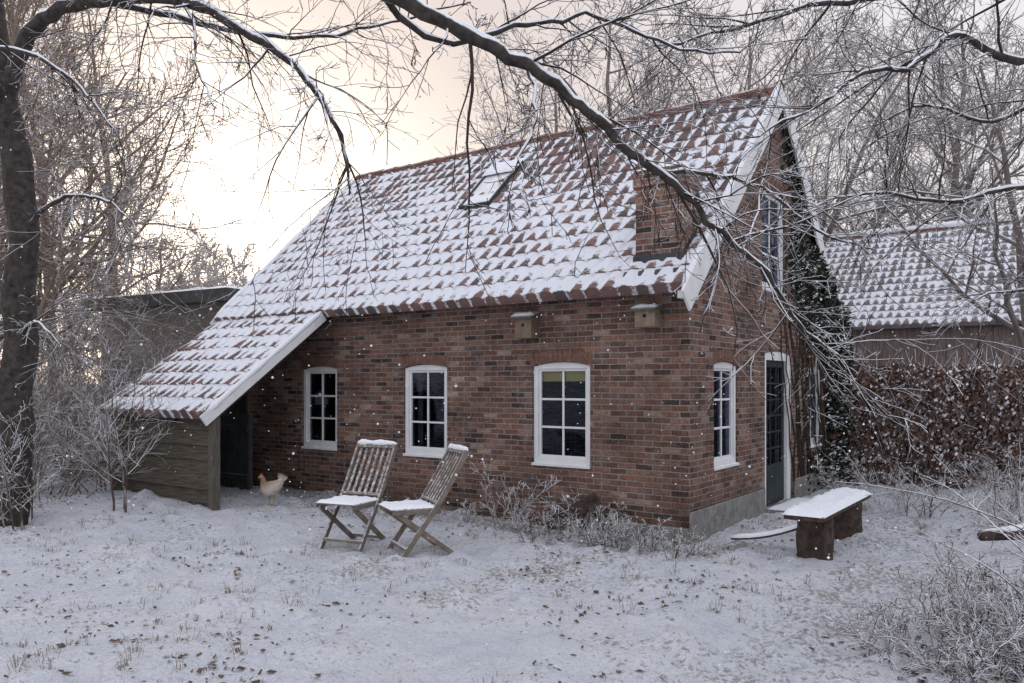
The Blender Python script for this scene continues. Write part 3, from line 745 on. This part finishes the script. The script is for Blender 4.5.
wx,wy,_=toworld(-2.05,-.5); shrub(wx,wy,.85,.35,9,150,'thin pale frosted stalks against the brick wall','frosted_shrub',M_frost,dict(C_sh,up=[-.01,0,0],rmin=.0036,kids=[7,3],ratio=[.32,.5]),.008,.15)
for i,(x,y,hh,ns,sp) in enumerate([(-6.3,10.6,1.6,20,.7),(-7.0,11.6,2.0,22,.7),(-5.9,11.8,1.3,18,.8),(-7.8,10.6,1.6,20,.8),(-8.2,12.6,2.4,22,.6),(-6.8,13.2,2.2,20,.6),(-6.4,9.6,.8,14,.9),(-9.4,12.6,2.4,24,.7),(-7.6,14.5,2.8,22,.5),(-6.6,15.0,2.9,22,.5),(-8.6,15.2,3.0,22,.5)]):
    shrub(x,y,hh,sp,ns,200+i,'tangled bare bush dusted with snow',group='bare bushes at the garden edge',rad=.5,r=.010,mat=M_thick,C=dict(C_sh,up=[.0,0,0],kids=[12,7]))
C_sap=dict(n=[9,5,3],wig=[.07,.15,.2],up=[.05,.05,.02],kids=[16,6],start=[.2,.15],ang=[(.5,1.0),(.4,1.0)],ratio=[.42,.5],taper=.85,rmin=.003,rk=.012)
shrub(-4.85,9.85,2.0,.2,3,310,'slender snowy sapling with upright twigs','sapling',M_shrub,C_sap,.016,.1,cat='sapling')
shrub(-5.5,9.0,1.2,.5,5,311,'small snowy sapling beside the old tree','sapling',M_shrub,C_sap,.012,.2,cat='sapling')
for i,(x,y,hh,ns,sp) in enumerate([(3.15,4.95,.6,40,1.3),(2.75,5.0,.42,28,1.5),(3.6,5.5,.6,30,1.2),(3.3,4.5,.6,36,1.4),(2.85,4.6,.4,28,1.8),(3.9,6.1,.5,26,1.3)]):
    shrub(x,y,hh,sp,ns,400+i,'low bramble bush bent under snow','bramble_bush',rad=.35,group='snowy brambles by the path',C=dict(C_sh,up=[-.12,-.05,0],kids=[9,5]))
C_arch=dict(n=[12,4],wig=[.05,.15],up=[-.10,-.03],kids=[7],start=[.3],ang=[(.4,.9)],ratio=[.2],taper=.75,rmin=.003,rk=.01)
shrub(4.5,5.9,2.3,1.1,16,420,'long arching snowy bramble canes','bramble_bush',rad=.3,C=C_arch,r=.010)
shrub(3.9,5.2,1.6,1.3,12,421,'arching snowy bramble canes by the path','bramble_bush',rad=.3,C=C_arch,r=.008)
for i,(x,y,hh,ns,sp) in enumerate([(5.6,8.6,.7,14,.9),(6.2,9.4,.9,16,.8),(5.4,10.6,.7,14,.8),(6.8,10.6,1.0,16,.7),(5.0,11.4,.6,12,.8)]):
    shrub(x,y,hh,sp,ns,430+i,'low bare bush with snow near the hedge',group='bushes by the hedge',rad=.35)
def leaves(mb,rng,p,sz,n=None):
    a=rv(rng).normalized(); b=a.orthogonal().normalized(); c=a.cross(b)
    w=sz*.55; p=Vector(p)
    q=[p-b*sz*.5,p+c*w*.5,p+b*sz*.5,p-c*w*.5]
    mb.add([tuple(t) for t in q],[(0,1,2,3)])
def hedge(name,p0,p1,hh,th,n,seed,label,lo=.07,hi=.11):
    rng=random.Random(seed); mb=MB(); tw=MB()
    p0=Vector((*p0,0)); p1=Vector((*p1,0)); t=(p1-p0); Ln=t.length; t.normalize(); s=Vector((-t.y,t.x,0))
    for i in range(n):
        u=rng.random()*Ln; v=rng.uniform(-1,1); v=math.copysign(abs(v)**.6,v); z=rng.random()**.85
        top=hh+.20*nz(u*1.3,seed,0)+.10*nz(u*4,seed,3); w=th/2*(1+.3*nz(u*1.5,z*3,seed))*(1-.35*z*z)
        if nz(u*3,z*6,v*2+seed)<-.35 : continue
        q=p0+t*u+s*(v*w); leaves(mb,rng,(q.x-p0.x,q.y-p0.y,z*top),rng.uniform(lo,hi))
    for i in range(int(Ln*70)):
        u=rng.random()*Ln; q=t*u+s*rng.uniform(-.5,.5)*th*.9; pts=[q.copy()]; d=Vector((rng.uniform(-.2,.2),rng.uniform(-.2,.2),1))
        for k in range(6): d=(d+rv(rng)*.2).normalized(); q=q+d*hh*.20; pts.append(q.copy())
        tw.tube(pts,[.012,.010,.009,.007,.006,.005,.004],4)
    e=ob(name,None,None,(p0.x,p0.y,gh(p0.x,p0.y)),label=label,category='hedge')
    ob('leaves',mb.mesh('leaves',[M_hedge]),e); ob('stems',tw.mesh('stems',[M_shrub],True),e)
hedge('beech_hedge',(5.2,13.6),(12.0,11.2),2.0,.95,38000,5,'russet beech hedge with dusting of snow')
hedge('beech_hedge',(-12.5,13.0),(-7.2,13.9),1.3,.9,6000,6,'low brown hedge dusted with snow')
# ivy on gable
rng=random.Random(9); mb=MB()
cnt=0
while cnt<15000:
    y=rng.uniform(3.1,W+.2); z=rng.uniform(0,5.0)
    roofz=EZ+SL*(W+EO-y)-.12
    if z>roofz: continue
    lim=5.15-1.2*ss(1.8,3.4,z)-.6*nz(z*1.3,2,2)
    k=(y-lim)
    if k<0 and rng.random()>math.exp(k*4)*.7: continue
    if nz(y*3,z*3,4)<-.3: continue
    if (4.35<y<5.35 and .62<z<2.05) or (2.3<y<3.4 and 2.9<z<4.4): continue
    leaves(mb,rng,(rng.uniform(.01,.05+.32*ss(4.2,5.6,y)*(.6+.6*abs(nz(y*2,z*2,8)*2))),y,z),rng.uniform(.06,.10)); cnt+=1
for i in range(8000):
    z=rng.uniform(0,2.85); leaves(mb,rng,(rng.uniform(-.4,.30),W+rng.uniform(0,.32+.3*nz(z*2,1,1)),z),rng.uniform(.06,.10))
stm=MB()
for k in range(24):
    q=Vector((.012,rng.uniform(3.8,5.7),0)); pts=[q.copy()]
    for j in range(14): q=q+Vector((0,rng.uniform(-.18,.09),rng.uniform(.2,.4))); pts.append(q.copy())
    pts=[p for p in pts if p.z<EZ+SL*(W+EO-p.y)-.3]
    if len(pts)>2: stm.tube(pts,[.014-.0008*i for i in range(len(pts))],5)
iv=ob('climbing_ivy',None,None,(1.914,8.6,0),(0,0,HA),label='dark ivy climbing the brick gable wall',category='ivy')
ob('leaves',mb.mesh('leaves',[M_ivy]),iv); ob('stem',stm.mesh('stem',[M_twig],True),iv)
# ------------------------------------------------------------------ grass and litter
rng=random.Random(31); g=MB(); lf=MB()
def inhouse(x,y):
    lx=(x-1.914)*.812-(y-8.6)*.584; ly=(x-1.914)*.584+(y-8.6)*.812
    return (-8.2<lx<.05 and ly>-.02) or (-8.2<lx<-5.5 and ly>-2.1)
n=0
while n<420:
    y=rng.uniform(4.2,13); x=rng.uniform(-.68,.68)*y
    if inhouse(x,y) or nz(x*.7,y*.7,60)+rng.uniform(-.25,.25)<0.1: continue
    n+=1; z=ghf(x,y); m=rng.randint(6,18); sc=rng.choice((.7,1,1,1.6))
    for k in range(m):
        a=rng.uniform(0,6.28); rr=rng.uniform(0,.05)*sc; h=rng.uniform(.01,.045)*sc; ln=rng.uniform(.02,.07)*sc; w=.0025
        bx,by=x+math.cos(a)*rr,y+math.sin(a)*rr; px,py=-math.sin(a)*w,math.cos(a)*w
        cx_,cy_=bx+math.cos(a)*ln*.5,by+math.sin(a)*ln*.5
        g.add([(bx-px,by-py,z-.02),(bx+px,by+py,z-.02),(cx_+px*.8,cy_+py*.8,z+h),(cx_-px*.8,cy_-py*.8,z+h),(bx+math.cos(a)*ln,by+math.sin(a)*ln,z+h*.8)],[(0,1,2,3),(3,2,4)])
ob('grass',g.mesh('grass',[M_grass]),kind='stuff')
n=0
while n<1900:
    y=4.2+9*rng.random()**1.1; x=rng.uniform(-.68,.68)*y
    if inhouse(x,y): continue
    if nz(x*.9,y*.9,80)+rng.uniform(-.3,.3)<.12: continue
    n+=1; z=ghf(x,y)+.006; s=rng.uniform(.008,.026)*rng.choice((1,1,1,1.5)); a=rng.uniform(0,6.28); ca,sa=math.cos(a)*s,math.sin(a)*s; t=rng.uniform(-.015,.024)
    lf.add([(x-ca,y-sa,z),(x+sa*.6,y-ca*.6,z+abs(t)),(x+ca,y+sa,z+t*.5+.004),(x-sa*.6,y+ca*.6,z+.003)],[(0,1,2),(0,2,3)])
ob('fallen_leaves',lf.mesh('fallen_leaves',[M_dead]),kind='stuff')
fs=MB(); rng=random.Random(90)
for i in range(1900):
    y=rng.uniform(2.8,11); x=rng.uniform(-.7,.7)*y; z=rng.uniform(.1,1.69+.5*y); r=rng.uniform(.0025,.0068)
    if inhouse(x,y): continue
    fs.add([(x+r,y,z),(x-r,y,z),(x,y+r,z),(x,y-r,z),(x,y,z+r),(x,y,z-r)],[(0,2,4),(2,1,4),(1,3,4),(3,0,4),(2,0,5),(1,2,5),(3,1,5),(0,3,5)])
ob('falling_snow',fs.mesh('falling_snow',[M_snow],True),kind='stuff')
# ------------------------------------------------------------------ chairs
def chair(loc,ang,label):
    e=ob('garden_chair',None,None,(loc[0],loc[1],ghf(*loc)-.01),(0,0,ang),label=label,category='chair',group='folding chairs on the snowy lawn')
    hw=.235
    for s in (-1,1):
        b=MB(); y=s*hw
        P=catmull([(-.42,y,.98),(-.27,y,.72),(-.10,y,.45),(.07,y,.22),(.25,y,-.03)],4)
        for i in range(len(P)-1): b.beam(P[i],P[i+1]+(P[i+1]-P[i])*.04,.026,.052,up=(1,0,.6))
        bevel(ob('leg',b.mesh('leg',[M_teak]),e),.003)
        b=MB(); y=s*(hw-.03); b.beam((.30,y,.43),(-.32,y,-.03),.024,.05,up=(1,0,1)); bevel(ob('leg',b.mesh('leg',[M_teak]),e),.003)
    for q in (((-.24,-hw+.03,.045),(-.24,hw-.03,.045)),((.20,-hw,.07),(.20,hw,.07))):
        b=MB(); b.beam(q[0],q[1],.03,.03); ob('stretcher',b.mesh('stretcher',[M_teak]),e)
    b=MB()
    for s in (-1,1): b.beam((-.16,s*(hw-.012),.425),(.33,s*(hw-.012),.435),.022,.05)
    for k in range(8):
        x=-.13+k*.062; b.box(x,x+.048,-hw+.005,hw-.005,.452,.468)
    bevel(ob('seat',b.mesh('seat',[M_teak]),e),.003)
    b=MB()
    Pb=catmull([(-.13,0,.50),(-.27,0,.72),(-.41,0,.965)],4)
    for k in range(6):
        y=-hw+.052+k*(2*hw-.104)/5
        for i in range(len(Pb)-1): b.beam(Pb[i]+Vector((0,y,0)),Pb[i+1]+Vector((0,y,0))+(Pb[i+1]-Pb[i])*.03,.034,.012,up=(1,0,.5))
    b.beam((-.425,-hw-.012,.985),(-.425,hw+.012,.985),.05,.06,up=(1,0,.5)); b.beam((-.13,-hw,.505),(-.13,hw,.505),.028,.05,up=(1,0,.5))
    bevel(ob('backrest',b.mesh('backrest',[M_teak]),e),.003)
    snowpad(e,-.13,.345,-hw,hw,.462,.032,14,12,seed=3)
    P=[Vector((-.43,-hw-.015+ (2*hw+.03)*i/10,1.02+.008*nz(i*.6,1,1))) for i in range(11)]
    snowtube(e,P,.032,loc[0])
    return e
chair((-1.64,8.3),R(246),'grey wooden folding garden chair with snow on seat')
chair((-.94,8.02),R(205),'reclined slatted wooden chair with snow on top rail')
# ------------------------------------------------------------------ bench
bx,by,_=toworld(1.35,.42)
bn=ob('log_bench',None,None,(bx,by,gh(bx,by)),(0,0,HA),label='rough plank bench on log stumps with snow',category='bench')
for yy in (-.55,.55):
    b=MB(); pts=[Vector((0,yy,-.1+.05*i)) for i in range(11)]
    b.tube(pts,[.165+.012*nz(i*.6,yy,0) for i in range(11)],22,cap=True)
    for i,v in enumerate(b.v): 
        a=math.atan2(v[1]-yy,v[0]); k=1+.26*nz(math.cos(a)*1.8,math.sin(a)*1.8,yy+v[2]*.8); b.v[i]=(v[0]*k,yy+(v[1]-yy)*k,v[2])
    ob('leg',b.mesh('leg',[M_log],True),bn,label='rough log stump')
b=MB()
for i in range(12):
    y0=-1.0+1.95*i/12; y1=-1.0+1.95*(i+1)/12+.002; wob_=.012*nz(i*.5,4,4)
    b.box(-.18+wob_,.18+wob_,y0,y1,.402,.452+.0005*(i%2))
bevel(ob('seat',b.mesh('seat',[M_log]),bn),.008)
snowpad(bn,-.19,.19,-1.01,.96,.445,.065,10,30)
z0=gh(2.27,8.5)
pl=ob('loose_plank',None,None,(2.3,8.35,z0),(0,0,0),label='thin board under snow propped against the bench',category='plank')
P=[Vector((.66*t/8,-.50*t/8,.10+.05*(t/8)+.20*(t/8)**2)) for t in range(9)]
b=MB()
for i in range(8): b.beam(P[i],P[i+1],.09,.02)
ob('board',b.mesh('board',[M_log]),pl)
snowtube(pl,[p+Vector((0,0,.018)) for p in P],.03,5)
lg=MB(); lg.tube([Vector((-.5,0,.1)),Vector((0,.03,.12)),Vector((.6,0,.13)),Vector((1.2,-.1,.1))],[.05,.06,.065,.07],10,cap=True)
o=ob('fallen_branch',lg.mesh('fallen_branch',[M_log],True),None,(4.95,7.6,gh(4.95,7.6)+.12),label='snow capped fallen branch on the snow',category='branch')
snowtube(o,[Vector((-.48,0,.14)),Vector((0,.03,.165)),Vector((.3,.015,.17)),Vector((.6,0,.175)),Vector((1.1,-.1,.15))],.055,6)
wx,wy,_=toworld(-1.25,-.35)
b=MB(); b.beam((-.35,0,.05),(.25,.12,.42),.02,.16)
ob('loose_plank',b.mesh('loose_plank',[M_log]),None,(wx,wy,gh(wx,wy)),(0,0,HA),label='rotten board leaning at the foot of wall',category='plank')
# ------------------------------------------------------------------ chicken
def chicken(x,y,ang):
    secs=[(-.235,.345,.006,.012),(-.215,.332,.018,.045),(-.18,.305,.035,.06),(-.14,.275,.065,.075),(-.08,.245,.092,.095),(-.01,.23,.105,.108),(.06,.238,.095,.108),(.105,.272,.068,.09),(.128,.318,.048,.055),(.14,.36,.036,.040),(.152,.393,.031,.033),(.172,.412,.028,.029),(.192,.412,.019,.021),(.205,.407,.006,.008)]
    b=MB(); n=14; k=len(secs); C0=[Vector((s[0],0,s[1])) for s in secs]
    for i,s in enumerate(secs):
        t=(C0[min(i+1,k-1)]-C0[max(0,i-1)]).normalized(); up=Vector((0,1,0)).cross(t)*-1
        for j in range(n):
            a=6.28318*j/n; v=C0[i]+Vector((0,math.cos(a)*s[2],0))+up*(math.sin(a)*s[3]); v+=Vector((0,0,.004*nz(i*1.3,j*1.1,4))); b.v.append(tuple(v))
    for i in range(k-1):
        for j in range(n): b.f.append((i*n+j,i*n+(j+1)%n,(i+1)*n+(j+1)%n,(i+1)*n+j)); b.m.append(0)
    b.f.append(tuple(range(n))); b.m.append(0); b.f.append(tuple((k-1)*n+j for j in range(n-1,-1,-1))); b.m.append(0)
    m,nt,bs=newmat('hen_feathers'); v=objc(nt); sp=nt.nodes.new('ShaderNodeSeparateXYZ'); nt.links.new(v,sp.inputs[0])
    nn=noi(nt,v,26,4); zz=math_(nt,'MULTIPLY_ADD',nn.outputs[0],.14,sp.outputs[2]); xx=math_(nt,'MULTIPLY_ADD',sp.outputs[0],.5,zz)
    c=ramp(nt,xx,[(.0,(.46,.41,.35)),(.34,(.56,.51,.45)),(.42,(.40,.30,.22)),(.49,(.24,.15,.10)),(.58,(.34,.23,.16))]); nt.links.new(c.outputs[0],bs.inputs['Base Color']); bump(nt,bs,nn.outputs[0],.012)
    e=ob('hen',None,None,(x,y,ghf(x,y)-.005),(0,0,ang),label='pale buff hen with ginger neck standing on snow',category='hen')
    e.scale=(.9,.9,.95)
    ob('body',b.mesh('body',[m],True),e)
    red=plain('comb_red',(.3,.04,.03),(.4,.07,.05)); yl_=plain('beak_yellow',(.35,.26,.12),(.45,.34,.17))
    b=MB(); b.prism([(.145,.42),(.205,.423),(.208,.44),(.196,.435),(.19,.457),(.178,.443),(.17,.463),(.16,.445),(.15,.455)],'y',-.004,.004); ob('comb',b.mesh('comb',[red]),e)
    b=MB(); b.prism([(.185,.4),(.2,.395),(.198,.37),(.188,.367)],'y',-.008,.008); ob('wattle',b.mesh('wattle',[red]),e)
    b=MB(); b.tube([Vector((.2,0,.410)),Vector((.218,0,.406)),Vector((.23,0,.399))],[.009,.006,.001],8); ob('beak',b.mesh('beak',[yl_]),e)
    for s in (-1,1):
        b=MB(); b.tube([Vector((.183,s*.0235,.417)),Vector((.183,s*.0265,.417))],[.0045,.003],8,cap=True); ob('eye',b.mesh('eye',[M_dark]),e)
    for s in (-1,1):
        b=MB(); y0=s*.04; b.tube([Vector((-.01,y0,.17)),Vector((0,y0,.11)),Vector((-.015,y0,.06)),Vector((-.005,y0,.008))],[.03,.014,.008,.007],8)
        for a in (-.5,0,.5,3.14): b.tube([Vector((-.005,y0,.01)),Vector((-.005+math.cos(a)*.045,y0+math.sin(a)*.045,.004))],[.006,.003],6)
        ob('leg',b.mesh('leg',[yl_],True),e)
        b=MB()
        secs2=[(-.16,.262,.004,.012),(-.12,.255,.012,.035),(-.06,.25,.018,.055),(0,.248,.018,.058),(.05,.252,.010,.035),(.07,.255,.003,.01)]
        for i,q in enumerate(secs2):
            yc=s*(.02+[.04,.056,.078,.086,.074,.06][i])
            for j in range(10):
                a=6.28318*j/10; b.v.append((q[0],yc+math.cos(a)*q[2],q[1]+math.sin(a)*q[3]))
        for i in range(len(secs2)-1):
            for j in range(10): b.f.append((i*10+j,i*10+(j+1)%10,(i+1)*10+(j+1)%10,(i+1)*10+j)); b.m.append(0)
        ob('wing',b.mesh('wing',[m],True),e)
    b=MB()
    for k in range(7):
        a=R(95+k*9); L_=.14; yy=(k-3)*.008
        p=Vector((-.17,yy*.5,.30)); d=Vector((math.cos(a)*.9,0,math.sin(a))); q=p+d*L_; m1=p+d*L_*.6; sd=Vector((d.z,0,-d.x))*.02
        b.add([tuple(p),tuple(m1+sd+Vector((0,yy,0))),tuple(q+Vector((0,yy*1.5,0))),tuple(m1-sd+Vector((0,yy,0)))],[(0,1,2,3)])
    ob('tail',b.mesh('tail',[m]),e)
chicken(-3.18,10.55,R(236))
# ------------------------------------------------------------------ world, light, camera
w=bpy.data.worlds.new('World'); scene.world=w; w.use_nodes=True; nt=w.node_tree; nt.nodes.clear()
out=nt.nodes.new('ShaderNodeOutputWorld'); bg=nt.nodes.new('ShaderNodeBackground'); bg2=nt.nodes.new('ShaderNodeBackground'); add=nt.nodes.new('ShaderNodeAddShader')
SAZ=R(-20); SEL=R(13)
sky=nt.nodes.new('ShaderNodeTexSky'); sky.sky_type='NISHITA'; sky.sun_disc=False; sky.sun_elevation=SEL; sky.sun_rotation=SAZ; sky.air_density=1; sky.dust_density=1
hs=nt.nodes.new('ShaderNodeHueSaturation'); hs.inputs['Saturation'].default_value=.5; nt.links.new(sky.outputs[0],hs.inputs['Color'])
nt.links.new(hs.outputs[0],bg.inputs[0]); bg.inputs[1].default_value=.05
tc=nt.nodes.new('ShaderNodeTexCoord'); sd=Vector((math.sin(SAZ)*math.cos(SEL),math.cos(SAZ)*math.cos(SEL),math.sin(SEL)))
dp=nt.nodes.new('ShaderNodeVectorMath'); dp.operation='DOT_PRODUCT'; nt.links.new(tc.outputs['Generated'],dp.inputs[0]); dp.inputs[1].default_value=sd
g1=math_(nt,'MAXIMUM',dp.outputs['Value'],0); g1=math_(nt,'POWER',g1,4)
sp=nt.nodes.new('ShaderNodeSeparateXYZ'); nt.links.new(tc.outputs['Generated'],sp.inputs[0])
vert=ramp(nt,sp.outputs[2],[(0,(.64,.58,.58)),(.3,(.68,.64,.66)),(.6,(.96,.98,1.06)),(1,(1.08,1.13,1.25))])
colr=mixc(nt,g1,vert.outputs[0],(.44,.31,.235))
nt.links.new(colr,bg2.inputs[0]); bg2.inputs[1].default_value=1.06
nt.links.new(bg.outputs[0],add.inputs[0]); nt.links.new(bg2.outputs[0],add.inputs[1]); nt.links.new(add.outputs[0],out.inputs[0])
ld=bpy.data.lights.new('sun','SUN'); ld.energy=1.4; ld.angle=R(12); ld.color=(1,.83,.68)
so=bpy.data.objects.new('sun',ld); COL.objects.link(so); so.rotation_euler=(-sd).to_track_quat('-Z','Y').to_euler(); so.location=(-5,14,8)
cam=bpy.data.cameras.new('camera'); co=bpy.data.objects.new('camera',cam); COL.objects.link(co)
co.location=(0,0,1.69); co.rotation_euler=(R(90),0,0); cam.lens=28.125; cam.sensor_width=36; cam.shift_y=.0405; cam.clip_end=2000; cam.clip_start=.05
scene.camera=co
scene.view_settings.view_transform='Standard'; scene.view_settings.look='None'; scene.view_settings.exposure=0
